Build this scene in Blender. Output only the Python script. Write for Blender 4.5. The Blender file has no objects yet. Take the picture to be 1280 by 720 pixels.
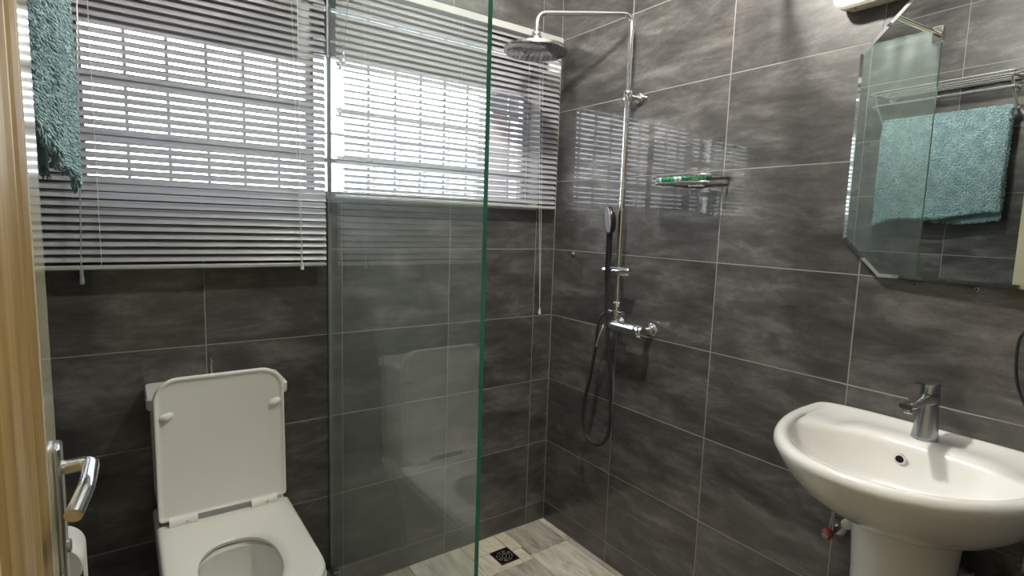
import bpy, bmesh, math, random
from mathutils import Vector, Matrix
random.seed(7)
PI = math.pi
S = bpy.context.scene
C = S.collection

# ------------------------------------------------------------------ camera
F = Vector((0.57728719, 0.8084417, -0.11472366))
RT = Vector((0.81551026, -0.57789723, 0.03126999))
UP = Vector((0.04101852, 0.11161009, 0.99290517))
cam = bpy.data.objects.new('camera', bpy.data.cameras.new('camera'))
C.objects.link(cam)
M = Matrix((RT, UP, -F)).transposed().to_4x4()
M.translation = Vector((-1.6009, -1.9254, 1.3923))
cam.matrix_world = M
cam.data.sensor_width = 36
cam.data.lens = 36 * 687.73 / 1280
cam.data.clip_start = 0.01
S.camera = cam

# ------------------------------------------------------------------ world, exposure
SKY = 9.0
LAMP = 1120.0
HALL_FILL = 85.0  # strength of the added fill light coming through the doorway
S.view_settings.view_transform = 'Standard'
S.view_settings.look = 'None'
S.view_settings.gamma = 1
S.view_settings.exposure = 0.08
w = bpy.data.worlds.new('world'); S.world = w; w.use_nodes = True
nt = w.node_tree; nt.nodes.clear()
wo = nt.nodes.new('ShaderNodeOutputWorld'); bg = nt.nodes.new('ShaderNodeBackground')
tc = nt.nodes.new('ShaderNodeTexCoord'); sp = nt.nodes.new('ShaderNodeSeparateXYZ')
rp = nt.nodes.new('ShaderNodeValToRGB')
rp.color_ramp.elements[0].position = 0.0; rp.color_ramp.elements[0].color = (0.95, 0.97, 1.0, 1)
rp.color_ramp.elements[1].position = 1.0; rp.color_ramp.elements[1].color = (0.72, 0.82, 1.0, 1)
nt.links.new(tc.outputs['Generated'], sp.inputs[0]); nt.links.new(sp.outputs['Z'], rp.inputs[0])
nt.links.new(rp.outputs[0], bg.inputs[0]); bg.inputs[1].default_value = SKY
nt.links.new(bg.outputs[0], wo.inputs[0])
# portal in the window opening, guides sky sampling only
pl = bpy.data.lights.new('window_portal', 'AREA'); pl.shape = 'RECTANGLE'; pl.size = 1.6; pl.size_y = 0.7
pl.cycles.is_portal = True
po = bpy.data.objects.new('window_portal', pl); C.objects.link(po)
po.location = (-0.9, 0.16, 1.8); po.rotation_euler = (-PI/2, 0, 0)

# ------------------------------------------------------------------ materials
def newmat(name):
    m = bpy.data.materials.new(name); m.use_nodes = True
    return m, m.node_tree, m.node_tree.nodes['Principled BSDF']
def simple(name, col, rough=0.5, metal=0.0, coat=0.0, spec=0.5, var=0.0, scale=20, bump=0.0, **kw):
    m, nt, b = newmat(name)
    b.inputs['Base Color'].default_value = (*col, 1)
    b.inputs['Roughness'].default_value = rough
    b.inputs['Metallic'].default_value = metal
    b.inputs['Coat Weight'].default_value = coat
    b.inputs['Coat Roughness'].default_value = 0.04
    b.inputs['Specular IOR Level'].default_value = spec
    if var or bump:
        t = nt.nodes.new('ShaderNodeTexCoord'); n = nt.nodes.new('ShaderNodeTexNoise')
        n.inputs['Scale'].default_value = scale; n.inputs['Detail'].default_value = 5
        nt.links.new(t.outputs['Object'], n.inputs['Vector'])
        if var:
            r = nt.nodes.new('ShaderNodeValToRGB')
            r.color_ramp.elements[0].position = .3; r.color_ramp.elements[1].position = .7
            r.color_ramp.elements[0].color = (*[c*(1-var) for c in col], 1)
            r.color_ramp.elements[1].color = (*[min(1, c*(1+var)) for c in col], 1)
            nt.links.new(n.outputs[0], r.inputs[0]); nt.links.new(r.outputs[0], b.inputs['Base Color'])
        if bump:
            bn = nt.nodes.new('ShaderNodeBump'); bn.inputs['Strength'].default_value = bump
            bn.inputs['Distance'].default_value = 0.002
            nt.links.new(n.outputs[0], bn.inputs['Height']); nt.links.new(bn.outputs[0], b.inputs['Normal'])
    return m

def tile_mat():
    m, nt, b = newmat('dark_slate_tile')
    N = nt.nodes.new; L = nt.links.new
    t = N('ShaderNodeTexCoord'); oi = N('ShaderNodeObjectInfo')
    ad = N('ShaderNodeVectorMath'); ad.operation = 'ADD'
    mul = N('ShaderNodeVectorMath'); mul.operation = 'SCALE'; mul.inputs[0].default_value = (37, 91, 53)
    L(oi.outputs['Random'], mul.inputs['Scale'])
    L(t.outputs['Object'], ad.inputs[0]); L(mul.outputs[0], ad.inputs[1])
    def noise(sc, mapping, det=6, rough=.6, dist=0.0):
        mp = N('ShaderNodeMapping'); mp.inputs['Scale'].default_value = mapping
        n = N('ShaderNodeTexNoise'); n.inputs['Scale'].default_value = sc
        n.inputs['Detail'].default_value = det; n.inputs['Roughness'].default_value = rough
        n.inputs['Distortion'].default_value = dist
        L(ad.outputs[0], mp.inputs['Vector']); L(mp.outputs[0], n.inputs['Vector']); return n
    a = noise(3.6, (1.0, 1.0, 2.6), 9, .66, .5)      # broad horizontal clouds
    s = noise(22, (.4, .4, 1.5), 7, .72, .6)        # streaks
    f = noise(160, (1, 1, 1), 3, .6)                 # fine grain
    mx = N('ShaderNodeMath'); mx.operation = 'MULTIPLY_ADD'; mx.inputs[1].default_value = .34
    L(s.outputs[0], mx.inputs[0])
    m1 = N('ShaderNodeMath'); m1.operation = 'MULTIPLY'; m1.inputs[1].default_value = .62
    L(a.outputs[0], m1.inputs[0]); L(m1.outputs[0], mx.inputs[2])
    m2 = N('ShaderNodeMath'); m2.operation = 'MULTIPLY_ADD'; m2.inputs[1].default_value = .06
    L(f.outputs[0], m2.inputs[0]); L(mx.outputs[0], m2.inputs[2])
    r = N('ShaderNodeValToRGB'); e = r.color_ramp.elements
    e[0].position = .38; e[0].color = (.027, .0255, .0243, 1)
    e[1].position = .63; e[1].color = (.150, .143, .137, 1)
    q = e.new(.455); q.color = (.049, .0465, .0445, 1)
    q = e.new(.52); q.color = (.072, .069, .0665, 1)
    q = e.new(.56); q.color = (.097, .093, .0895, 1)
    L(m2.outputs[0], r.inputs[0]); L(r.outputs[0], b.inputs['Base Color'])
    rr = N('ShaderNodeMapRange'); rr.inputs['To Min'].default_value = .30; rr.inputs['To Max'].default_value = .46
    L(s.outputs[0], rr.inputs[0]); L(rr.outputs[0], b.inputs['Roughness'])
    b.inputs['Coat Weight'].default_value = .9; b.inputs['Coat Roughness'].default_value = .035
    bn = N('ShaderNodeBump'); bn.inputs['Strength'].default_value = .12; bn.inputs['Distance'].default_value = .001
    L(s.outputs[0], bn.inputs['Height']); L(bn.outputs[0], b.inputs['Normal'])
    return m

def stone_mat(name, c1, c2, c3):
    m, nt, b = newmat(name)
    N = nt.nodes.new; L = nt.links.new
    t = N('ShaderNodeTexCoord'); oi = N('ShaderNodeObjectInfo')
    mul = N('ShaderNodeVectorMath'); mul.operation = 'SCALE'; mul.inputs[0].default_value = (17, 9, 3)
    L(oi.outputs['Random'], mul.inputs['Scale'])
    ad = N('ShaderNodeVectorMath'); ad.operation = 'ADD'
    L(t.outputs['Object'], ad.inputs[0]); L(mul.outputs[0], ad.inputs[1])
    mp = N('ShaderNodeMapping'); mp.inputs['Scale'].default_value = (3.2, .8, 1); mp.inputs['Rotation'].default_value = (0, 0, .25)
    L(ad.outputs[0], mp.inputs[0])
    n = N('ShaderNodeTexNoise'); n.inputs['Scale'].default_value = 9; n.inputs['Detail'].default_value = 8
    n.inputs['Roughness'].default_value = .65; n.inputs['Distortion'].default_value = .8
    L(mp.outputs[0], n.inputs[0])
    r = N('ShaderNodeValToRGB'); e = r.color_ramp.elements
    e[0].position = .33; e[0].color = (*c1, 1); e[1].position = .62; e[1].color = (*c3, 1)
    q = e.new(.47); q.color = (*c2, 1)
    L(n.outputs[0], r.inputs[0]); L(r.outputs[0], b.inputs['Base Color'])
    b.inputs['Roughness'].default_value = .38
    return m

def wood_mat():
    m, nt, b = newmat('varnished_wood')
    N = nt.nodes.new; L = nt.links.new
    t = N('ShaderNodeTexCoord'); mp = N('ShaderNodeMapping'); mp.inputs['Scale'].default_value = (30, 30, 1.6)
    n = N('ShaderNodeTexNoise'); n.inputs['Scale'].default_value = 2.2; n.inputs['Detail'].default_value = 7
    n.inputs['Distortion'].default_value = .5
    L(t.outputs['Object'], mp.inputs[0]); L(mp.outputs[0], n.inputs[0])
    r = N('ShaderNodeValToRGB'); e = r.color_ramp.elements
    e[0].position = .3; e[0].color = (.20, .125, .04, 1); e[1].position = .7; e[1].color = (.36, .25, .095, 1)
    L(n.outputs[0], r.inputs[0]); L(r.outputs[0], b.inputs['Base Color'])
    b.inputs['Roughness'].default_value = .42
    return m

def glass_mat(name, tint, haze=0.0):
    m, nt, b = newmat(name); nt.nodes.remove(b)
    N = nt.nodes.new; L = nt.links.new
    out = nt.nodes['Material Output']
    tr = N('ShaderNodeBsdfTransparent'); tr.inputs[0].default_value = (*tint, 1)
    gl = N('ShaderNodeBsdfGlossy'); gl.inputs['Roughness'].default_value = 0.0; gl.inputs[0].default_value = (1, 1, 1, 1)
    fr = N('ShaderNodeFresnel'); fr.inputs['IOR'].default_value = 1.5
    ge = N('ShaderNodeNewGeometry')
    # same reflectance entering and leaving the sheet
    mixi = N('ShaderNodeMix'); mixi.data_type = 'FLOAT'
    mixi.inputs[2].default_value = 1.5; mixi.inputs[3].default_value = 1/1.5
    L(ge.outputs['Backfacing'], mixi.inputs[0])
    L(mixi.outputs[0], fr.inputs['IOR'])
    mx = N('ShaderNodeMixShader'); L(fr.outputs[0], mx.inputs[0]); L(tr.outputs[0], mx.inputs[1]); L(gl.outputs[0], mx.inputs[2])
    last = mx
    if haze:
        # lime film left by dried water: faint, streaky, diffuse
        t = N('ShaderNodeTexCoord'); mp = N('ShaderNodeMapping'); mp.inputs['Scale'].default_value = (1, 6, 1.1)
        n = N('ShaderNodeTexNoise'); n.inputs['Scale'].default_value = 3.5; n.inputs['Detail'].default_value = 6
        L(t.outputs['Object'], mp.inputs[0]); L(mp.outputs[0], n.inputs[0])
        r = N('ShaderNodeMapRange'); r.inputs['From Min'].default_value = .3; r.inputs['From Max'].default_value = .75
        r.inputs['To Min'].default_value = haze*.55; r.inputs['To Max'].default_value = haze*1.5
        L(n.outputs[0], r.inputs[0])
        d = N('ShaderNodeBsdfDiffuse'); d.inputs[0].default_value = (.62, .72, .68, 1)
        tl = N('ShaderNodeBsdfTranslucent'); tl.inputs[0].default_value = (.62, .72, .70, 1)
        dd = N('ShaderNodeMixShader'); dd.inputs[0].default_value = .5
        L(d.outputs[0], dd.inputs[1]); L(tl.outputs[0], dd.inputs[2])
        m2 = N('ShaderNodeMixShader'); L(r.outputs[0], m2.inputs[0]); L(mx.outputs[0], m2.inputs[1]); L(dd.outputs[0], m2.inputs[2])
        last = m2
    L(last.outputs[0], out.inputs[0])
    return m

TILE = tile_mat()
GROUT = simple('grout', (.27, .255, .24), .8)
CEIL = simple('ceiling_paint', (.72, .71, .68), .8, bump=.1, scale=60)
STONE = stone_mat('beige_floor_stone', (.40, .37, .29), (.62, .59, .50), (.78, .76, .68))
STONE_G = stone_mat('grey_floor_stone', (.24, .22, .18), (.40, .37, .31), (.56, .53, .46))
STONE_L = stone_mat('cream_floor_stone', (.50, .46, .33), (.66, .62, .48), (.78, .74, .60))
FLOORM = stone_mat('room_floor_stone', (.12, .11, .09), (.18, .165, .14), (.24, .225, .19))
FGROUT = simple('floor_grout', (.26, .23, .18), .8)
CERAMIC = simple('white_glazed_ceramic', (.86, .855, .825), .22, coat=.6, var=.02, scale=3)
SEATM = simple('white_seat_plastic', (.93, .915, .88), .28, coat=.35)
CHROME = simple('chrome', (.82, .82, .83), .10, metal=1)
WIRE = simple('bright_wire', (.86, .87, .87), .22, metal=1)
CHROME_D = simple('brushed_steel', (.55, .55, .56), .25, metal=1)
SATIN = simple('satin_grey_chrome', (.50, .52, .56), .2, metal=1)
BLACK = simple('black_plastic', (.012, .012, .013), .3)
RUBBER = simple('black_rubber', (.015, .015, .016), .45)
SLATM = simple('grey_white_slat_enamel', (.30, .30, .315), .33, spec=.6)
RAILM = simple('blind_rail_enamel', (.40, .40, .39), .3)
CORDM = simple('blind_cord', (.62, .61, .60), .7)
CLEARP = simple('clear_wand_plastic', (.70, .71, .72), .12)
CLEARP.node_tree.nodes['Principled BSDF'].inputs['Transmission Weight'].default_value = .7
ALU = simple('window_aluminium', (.30, .28, .29), .4)
BARM = simple('window_bar_paint', (.35, .33, .35), .5)
WOOD = wood_mat()
CREAM = simple('cream_door_paint', (.56, .49, .25), .35, coat=.3)
CREAML = simple('pale_door_edge_paint', (.62, .58, .42), .16, coat=.5)
FIXT = simple('cream_fixture_plastic', (.70, .67, .57), .3)
PAPER = simple('toilet_paper', (.80, .79, .77), .9, bump=.3, scale=150)
TOWEL = simple('teal_chenille', (.17, .28, .30), .95, spec=.1, var=.22, scale=40)
TOWEL2 = simple('teal_chenille_pile', (.30, .42, .44), .95, spec=.1, var=.25, scale=25)
GLASS = glass_mat('clear_shower_glass', (.95, .98, .965), haze=.075)
WGLASS = glass_mat('window_glass', (.96, .98, .98))
EDGE = simple('green_glass_edge', (.055, .26, .20), .08, coat=.5)
MIRROR = simple('mirror_silver', (.74, .78, .77), .004, metal=1)
MEDGE = simple('mirror_bevel', (.80, .86, .85), .03, metal=1)
GREEN = simple('green_tube', (.01, .26, .09), .25, coat=.4)
GREEN_D = simple('dark_green_wrapper', (.03, .13, .05), .3, coat=.3)
LABELW = simple('pale_label', (.62, .72, .72), .3)
RED = simple('red_valve_plastic', (.35, .02, .04), .4)
WHITEP = simple('white_plastic', (.7, .7, .62), .4)
HALLM = simple('hall_paint', (.62, .58, .44), .7)
EXTW = simple('neighbour_wall', (.22, .165, .165), .8, var=.1, scale=2)
EXTD = simple('neighbour_eave', (.05, .045, .045), .7)
GROUND = simple('yard_concrete', (.35, .34, .31), .9)
DARKH = simple('dark_hole', (.006, .006, .006), .9)
def emis(name, col, st):
    m, nt, b = newmat(name)
    b.inputs['Emission Color'].default_value = (*col, 1); b.inputs['Emission Strength'].default_value = st
    b.inputs['Base Color'].default_value = (.8, .8, .8, 1)
    return m
BULB = emis('lit_bulb', (1.0, .955, .88), LAMP)
BULB_FILL = emis('hall_fill_bulb', (1.0, .90, .72), HALL_FILL)

# ------------------------------------------------------------------ helpers
ROOT = {}
def setp(o, label=None, cat=None, group=None, kind=None):
    if label: o['label'] = label
    if cat: o['category'] = cat
    if group: o['group'] = group
    if kind: o['kind'] = kind
    return o
def thing(name, label, cat, loc, group=None):
    o = bpy.data.objects.new(name, None); C.objects.link(o); o.location = loc
    o.empty_display_size = .05
    return setp(o, label, cat, group)
def rootloc(o):
    v = Vector((0, 0, 0))
    while o: v += Vector(o.location); o = o.parent
    return v
def obj(name, bm, mat, parent=None, smooth=False, kind=None, label=None, bevel=0, bseg=2):
    """link bm (world coordinates) as one object; the mesh is expressed relative to the parent's place"""
    if parent is not None:
        bmesh.ops.translate(bm, verts=bm.verts, vec=-rootloc(parent))
    bmesh.ops.recalc_face_normals(bm, faces=bm.faces)
    me = bpy.data.meshes.new(name); bm.to_mesh(me); bm.free()
    for mm in (mat if isinstance(mat, (list, tuple)) else [mat]): me.materials.append(mm)
    if smooth:
        for p in me.polygons: p.use_smooth = True
        if smooth != 'all':
            me.set_sharp_from_angle(angle=math.radians(40))
    o = bpy.data.objects.new(name, me); C.objects.link(o)
    if parent is not None: o.parent = parent
    if bevel:
        b = o.modifiers.new('bevel', 'BEVEL'); b.width = bevel; b.segments = bseg; b.limit_method = 'ANGLE'
        b.angle_limit = math.radians(40)
        for p in me.polygons: p.use_smooth = True
        me.set_sharp_from_angle(angle=math.radians(75))
    return setp(o, label, None, None, kind)
def BM(): return bmesh.new()
def box(bm, a, b):
    x0, x1 = sorted((a[0], b[0])); y0, y1 = sorted((a[1], b[1])); z0, z1 = sorted((a[2], b[2]))
    v = [bm.verts.new(p) for p in [(x0,y0,z0),(x1,y0,z0),(x1,y1,z0),(x0,y1,z0),(x0,y0,z1),(x1,y0,z1),(x1,y1,z1),(x0,y1,z1)]]
    for f in [(0,3,2,1),(4,5,6,7),(0,1,5,4),(1,2,6,5),(2,3,7,6),(3,0,4,7)]: bm.faces.new([v[i] for i in f])
    return bm
def bx(a, b): return box(BM(), a, b)
def frames(pts):
    pts = [Vector(p) for p in pts]; n = len(pts); T = []
    for i in range(n):
        d = pts[min(i+1, n-1)] - pts[max(i-1, 0)]
        T.append(d.normalized())
    up = Vector((0, 0, 1)) if abs(T[0].z) < .9 else Vector((0, 1, 0))
    nrm = T[0].cross(up).normalized(); out = []
    for i in range(n):
        if i:
            q = T[i-1].rotation_difference(T[i]); nrm = (q @ nrm).normalized()
        out.append((pts[i], nrm, T[i].cross(nrm).normalized()))
    return out
def tube(bm, pts, r, seg=12, cap=True):
    rs = r if isinstance(r, (list, tuple)) else [r]*len(pts)
    rings = []
    for (p, a, b), rr in zip(frames(pts), rs):
        rings.append([bm.verts.new(p + a*(rr*math.cos(2*PI*k/seg)) + b*(rr*math.sin(2*PI*k/seg))) for k in range(seg)])
    for i in range(len(rings)-1):
        for k in range(seg):
            bm.faces.new((rings[i][k], rings[i][(k+1) % seg], rings[i+1][(k+1) % seg], rings[i+1][k]))
    if cap:
        bm.faces.new(rings[0][::-1]); bm.faces.new(rings[-1])
    return bm
def fillet(pts, r, n=5):
    """round the corners of a polyline"""
    pts = [Vector(p) for p in pts]; out = [pts[0]]
    for i in range(1, len(pts)-1):
        a, b, c = pts[i-1], pts[i], pts[i+1]
        u = (a-b).normalized(); v = (c-b).normalized(); rr = min(r, (a-b).length*.49, (c-b).length*.49)
        p, q = b+u*rr, b+v*rr
        for k in range(n+1):
            t = k/n; out.append(p*(1-t)**2 + b*2*t*(1-t) + q*t*t)
    out.append(pts[-1]); return out
def spline(pts, n=8):
    P = [Vector(p) for p in pts]; P = [P[0]*2-P[1]] + P + [P[-1]*2-P[-2]]; out = []
    for i in range(1, len(P)-2):
        for k in range(n):
            t = k/n; a, b, c, d = P[i-1:i+3]
            out.append(.5*((2*b)+(c-a)*t+(2*a-5*b+4*c-d)*t*t+(3*b-a-3*c+d)*t**3))
    out.append(P[-2]); return out
def rings(bm, rr, cap0=True, cap1=True):
    vs = [[bm.verts.new(p) for p in r] for r in rr]; n = len(vs[0])
    for i in range(len(vs)-1):
        for k in range(n): bm.faces.new((vs[i][k], vs[i][(k+1) % n], vs[i+1][(k+1) % n], vs[i+1][k]))
    if cap0: bm.faces.new(vs[0][::-1])
    if cap1: bm.faces.new(vs[-1])
    return bm
def lathe(bm, c, prof, axis='z', seg=24):
    rr = []
    for r, h in prof:
        ring = []
        for k in range(seg):
            a = 2*PI*k/seg; u, v = max(r, 1e-4)*math.cos(a), max(r, 1e-4)*math.sin(a)
            ring.append(Vector(c) + Vector({'z': (u, v, h), 'x': (h, u, v), 'y': (u, h, v)}[axis]))
        rr.append(ring)
    return rings(bm, rr)
def rrect(x0, x1, y0, y1, r, n=6):
    """rounded rectangle outline; r may be four radii (x1y1, x0y1, x0y0, x1y0)"""
    R4 = r if isinstance(r, (list, tuple)) else [r]*4
    out = []
    for (cx, cy, sx, sy, a0), q in zip([(x1, y1, -1, -1, 0), (x0, y1, 1, -1, 90), (x0, y0, 1, 1, 180), (x1, y0, -1, 1, 270)], R4):
        for k in range(n+1):
            a = math.radians(a0 + 90*k/n)
            out.append((cx + sx*q + q*math.cos(a), cy + sy*q + q*math.sin(a)))
    return out
def cyl(a, b, r, seg=16): return tube(BM(), [a, b], r, seg)

# ------------------------------------------------------------------ the setting
XL, YF, ZC, ZF = -1.78, -2.05, 2.62, 0.10      # left wall, front wall, ceiling, room floor (shower floor is z = 0)
WX0, WX1, WZ0, WZ1 = -1.70, -0.105, 1.46, 2.14   # window opening
TW, G = .43, .0015

def backing(name, boxes):
    bm = BM()
    for a, b in boxes: box(bm, a, b)
    return obj(name, bm, GROUT, kind='structure')
tile_cache = {}
def tile_obj(wall, axis, u0, u1, z0, z1, plane, into):
    """a tile lying in a wall: axis 'x' (wall runs along x) or 'y'; local x along the wall, z up"""
    a, h = round(u1-u0-2*G, 4), round(z1-z0-2*G, 4)
    if a < .004 or h < .004: return
    key = (a, h)
    if key not in tile_cache:
        bm = bx((-a/2, -.0035, -h/2), (a/2, .0035, h/2))
        fr = [e for e in bm.edges if all(abs(v.co.y+.0035) < 1e-5 for v in e.verts)]
        bmesh.ops.bevel(bm, geom=fr, offset=.0007, segments=1, affect='EDGES')
        bmesh.ops.recalc_face_normals(bm, faces=bm.faces)
        me = bpy.data.meshes.new('tile'); bm.to_mesh(me); bm.free(); me.materials.append(TILE); tile_cache[key] = me
    o = bpy.data.objects.new('tile', tile_cache[key]); C.objects.link(o); o.parent = wall
    u, z = (u0+u1)/2, (z0+z1)/2; j = random.uniform(-.00015, .00015)
    off = .0035*into + j
    if axis == 'x': o.location = (u, plane+off, z); o.rotation_euler = (0, 0, 0 if into > 0 else PI)
    else: o.location = (plane+off, u, z); o.rotation_euler = (0, 0, -PI/2 if into > 0 else PI/2)
def tile_wall(wall, axis, plane, into, lo, hi, start, zlo=0.0, holes=(), pitch=TW):
    us = []; u = start
    while u < hi: u += pitch
    while u > lo-pitch: us.append(u); u -= pitch
    us = sorted(us)
    zs = [-.212 + .3*k for k in range(12)]
    for i in range(len(us)-1):
        for z in zs:
            a, b, c, d = max(us[i], lo), min(us[i+1], hi), max(z, zlo), min(z+.3, ZC)
            if b-a < .004 or d-c < .004: continue
            rects = [(a, b, c, d)]
            for (h0, h1, k0, k1) in holes:
                nr = []
                for (a, b, c, d) in rects:
                    if b <= h0 or a >= h1 or d <= k0 or c >= k1: nr.append((a, b, c, d)); continue
                    if a < h0: nr.append((a, h0, c, d))
                    if b > h1: nr.append((h1, b, c, d))
                    m0, m1 = max(a, h0), min(b, h1)
                    if c < k0: nr.append((m0, m1, c, k0))
                    if d > k1: nr.append((m0, m1, k1, d))
                rects = nr
            for r in rects: tile_obj(wall, axis, *r, plane, into)
T = .0008
wb = backing('wall_back', [((XL-.1, T, -.05), (0.1, .15, WZ0)), ((XL-.1, T, WZ1), (.1, .15, ZC+.05)),
                           ((XL-.1, T, WZ0), (WX0, .15, WZ1)), ((WX1, T, WZ0), (.1, .15, WZ1))])
tile_wall(wb, 'x', 0.0, 1, XL, 0, -.105, holes=[(WX0, WX1, WZ0, WZ1)])
wr = backing('wall_right', [((T, 0.0, -.05), (.12, YF-.1, ZC+.05))])
tile_wall(wr, 'y', 0.0, 1, YF, 0, -.410)
wl = backing('wall_left', [((XL-T, 0.0, -.05), (XL-.12, YF-.1, ZC+.05))])
tile_wall(wl, 'y', XL, -1, YF, 0, -.352, zlo=ZF, pitch=.43)
DX0, DX1, DZ = -1.745, -.86, 2.14
wf = backing('wall_front', [((DX1, YF-T, -.05), (.12, YF-.12, ZC+.05)), ((XL-.12, YF-T, DZ), (DX1, YF-.12, ZC+.05)),
                            ((XL-.12, YF-T, -.05), (DX0, YF-.12, DZ))])
tile_wall(wf, 'x', YF, -1, XL, 0, -.105, zlo=ZF, holes=[(DX0, DX1, 0, DZ)])
obj('ceiling', bx((XL-.12, .15, ZC), (.12, YF-1.4, ZC+.1)), CEIL, kind='structure')

# room floor slab (10 cm above the shower floor) with its tiles
GX, GY = -1.01, -1.05      # edge of the shower recess
fl = obj('floor', box(bx((XL-.1, .0, -.1), (GX-.012, YF-1.4, ZF-.003)), (GX-.012, GY, -.1), (.05, YF-1.4, ZF-.003)), FGROUT, kind='structure')
def floor_tile(parent, x0, x1, y0, y1, top, mat, g=.0015, th=.012):
    bm = bx((x0+g, y0+g, top-th), (x1-g, y1-g, top))
    bmesh.ops.bevel(bm, geom=[e for e in bm.edges if all(abs(v.co.z-top) < 1e-5 for v in e.verts)], offset=.001, segments=1, affect='EDGES')
    c = Vector(((x0+x1)/2, (y0+y1)/2, top-th)); bmesh.ops.translate(bm, verts=bm.verts, vec=-c)
    o = obj('floor_tile', bm, mat); o.parent = parent; o.location = c
y = 0.0
while y > YF+.02:
    y2 = max(y-.3, YF)
    for x0, x1 in [(-1.78, -1.395), (-1.395, GX-.012)]: floor_tile(fl, x0, x1, y2, y, ZF, FLOORM)
    if y2 < GY:
        for x0, x1 in [(GX-.012, -.6), (-.6, -.3), (-.3, 0)]: floor_tile(fl, x0, x1, y2, min(y, GY), ZF, FLOORM)
    y = y2
# kerb strip the glass stands on
obj('trim_1', bx((GX-.012, 0.0, 0), (GX+.012, GY, ZF)), simple('kerb_stone', (.10, .09, .075), .5), kind='structure')
obj('trim_2', bx((GX+.012, GY, 0), (0, GY-.012, ZF)), bpy.data.materials['kerb_stone'], kind='structure')

sf = obj('floor', bx((GX+.012, 0, -.05), (0, GY, -.003)), FGROUT, kind='structure', label='pale stone shower floor')
for r, m in [((-.225, -.028, -.205, 0), STONE_G), ((-.235, -.028, -.62, -.205), STONE), ((-.44, -.235, -.62, -.232), STONE_G),
             ((-.285, -.225, -.14, 0), STONE_L), ((-.285, -.235, -.232, -.14), STONE_L), ((-.46, -.285, -.105, 0), STONE_L),
             ((-.46, -.375, -.232, -.105), STONE_L), ((-.375, -.285, -.232, -.2), STONE_L),
             ((-.028, 0, -.205, 0), STONE), ((-.028, 0, -.62, -.205), STONE_G), ((-.70, -.46, -.232, 0), STONE), ((-.70, -.44, -.62, -.232), STONE_L),
             ((GX+.012, -.70, -.38, 0), STONE_G), ((GX+.012, -.70, GY, -.38), STONE), ((-.70, -.235, GY, -.62), STONE), ((-.235, 0, GY, -.62), STONE_G)]:
    floor_tile(sf, r[0], r[1], r[2], r[3], 0.0 + random.uniform(-.0006, .0006), m)

# drain
dr = thing('floor_drain', 'square black floor drain set in the pale shower floor', 'drain', (-.33, -.155, 0))
obj('frame', box(box(box(bx((-.374, -.199, -.004), (-.286, -.192, .002)), (-.374, -.113, -.004), (-.286, -.106, .002)), (-.374, -.192, -.004), (-.367, -.113, .002)), (-.293, -.192, -.004), (-.286, -.113, .002)), simple('drain_iron', (.02, .018, .018), .4), dr)
obj('well', bx((-.367, -.192, -.006), (-.293, -.113, -.003)), DARKH, dr)
bm = BM()
for rr_ in (.010, .022, .033):
    for k in range(8):
        a0 = 2*PI*k/8+.1; tube(bm, [(-.33+rr_*math.cos(a0+t), -.1525+rr_*math.sin(a0+t), 0) for t in (0, .2, .4, .55)], .0016, 6)
obj('grate', bm, simple('worn_grate_steel', (.34, .33, .32), .4), dr, True)

# window frame, glass, bars
YW = .085
def member(bm, x0, x1, z0, z1, y0=YW, y1=YW+.035): return box(bm, (x0, y0, z0), (x1, y1, z1))
win = obj('window_1', member(member(member(member(BM(), WX0, WX1, WZ0, WZ0+.03), WX0, WX1, WZ1-.022, WZ1), WX0, WX0+.03, WZ0+.03, WZ1-.022), WX1-.03, WX1, WZ0+.03, WZ1-.022), ALU, kind='structure')
obj('mullion', member(BM(), -1.062, -1.034, WZ0+.03, WZ1-.022), ALU, win)
for z0, z1, xa, xb in [(1.592, 1.616, WX0+.03, -1.062), (1.758, 1.786, WX0+.03, -1.062), (1.925, 1.961, WX0+.03, -1.062),
                       (1.966, 2.104, WX0+.03, -1.062), (1.592, 1.606, -1.034, WX1-.03), (1.955, 2.001, -1.034, WX1-.03), (2.009, 2.104, -1.034, WX1-.03)]:
    obj('transom', member(BM(), xa, xb, z0, z1, YW-.003, YW+.03), ALU, win)
obj('pane', bx((WX0+.028, YW+.014, WZ0+.028), (-1.06, YW+.018, WZ1-.02)), WGLASS, win)
obj('pane', bx((-1.036, YW+.014, WZ0+.028), (WX1-.028, YW+.018, WZ1-.02)), WGLASS, win)
x = -1.569
gb = thing('security_bars', 'thin vertical security bars outside the bright window behind the blinds', 'window bars', (-.9, .14, WZ0))
for k in range(14):
    xx = -1.569 + .1085*k
    if xx > WX1-.03: break
    obj('bar', bx((xx-.0045, .156, WZ0-.03), (xx+.0045, .165, WZ1+.03)), BARM, gb)
obj('cross_bar', bx((WX0-.03, .155, 1.70), (WX1+.03, .166, 1.706)), BARM, gb)
obj('trim_3', bx((WX0, .0, WZ0-.012), (WX1, YW, WZ0+.001)), simple('sill_stone', (.25, .24, .22), .4), kind='structure')

# neighbouring house seen through the right part of the window
nb = thing('neighbouring_house', 'pinkish neighbouring house glimpsed through the right end of the blinds', 'house', (5.5, 6.5, -.4))
def prism(pts, z0, z1): return rings(BM(), [[Vector((x, y, z0)) for x, y in pts], [Vector((x, y, z1)) for x, y in pts]])
obj('wall', prism([(2.2, 4), (9, 4.4), (9, 9), (6.6, 9)], -.4, 2.76), EXTW, nb)
obj('eave', prism([(2.05, 3.75), (9.2, 4.1), (9.2, 9.2), (6.5, 9.3)], 2.76, 2.97), EXTD, nb)
for xx in (2.5, 3.2, 4.1):
    wn = obj('window', bx((xx, 3.95, 1.3), (xx+.42, 4.2, 2.7)), simple('house_window', (.75, .78, .8), .2), nb)
obj('exterior_ground', bx((-14, .2, -.5), (14, 20, -.4)), GROUND, kind='structure')

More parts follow.
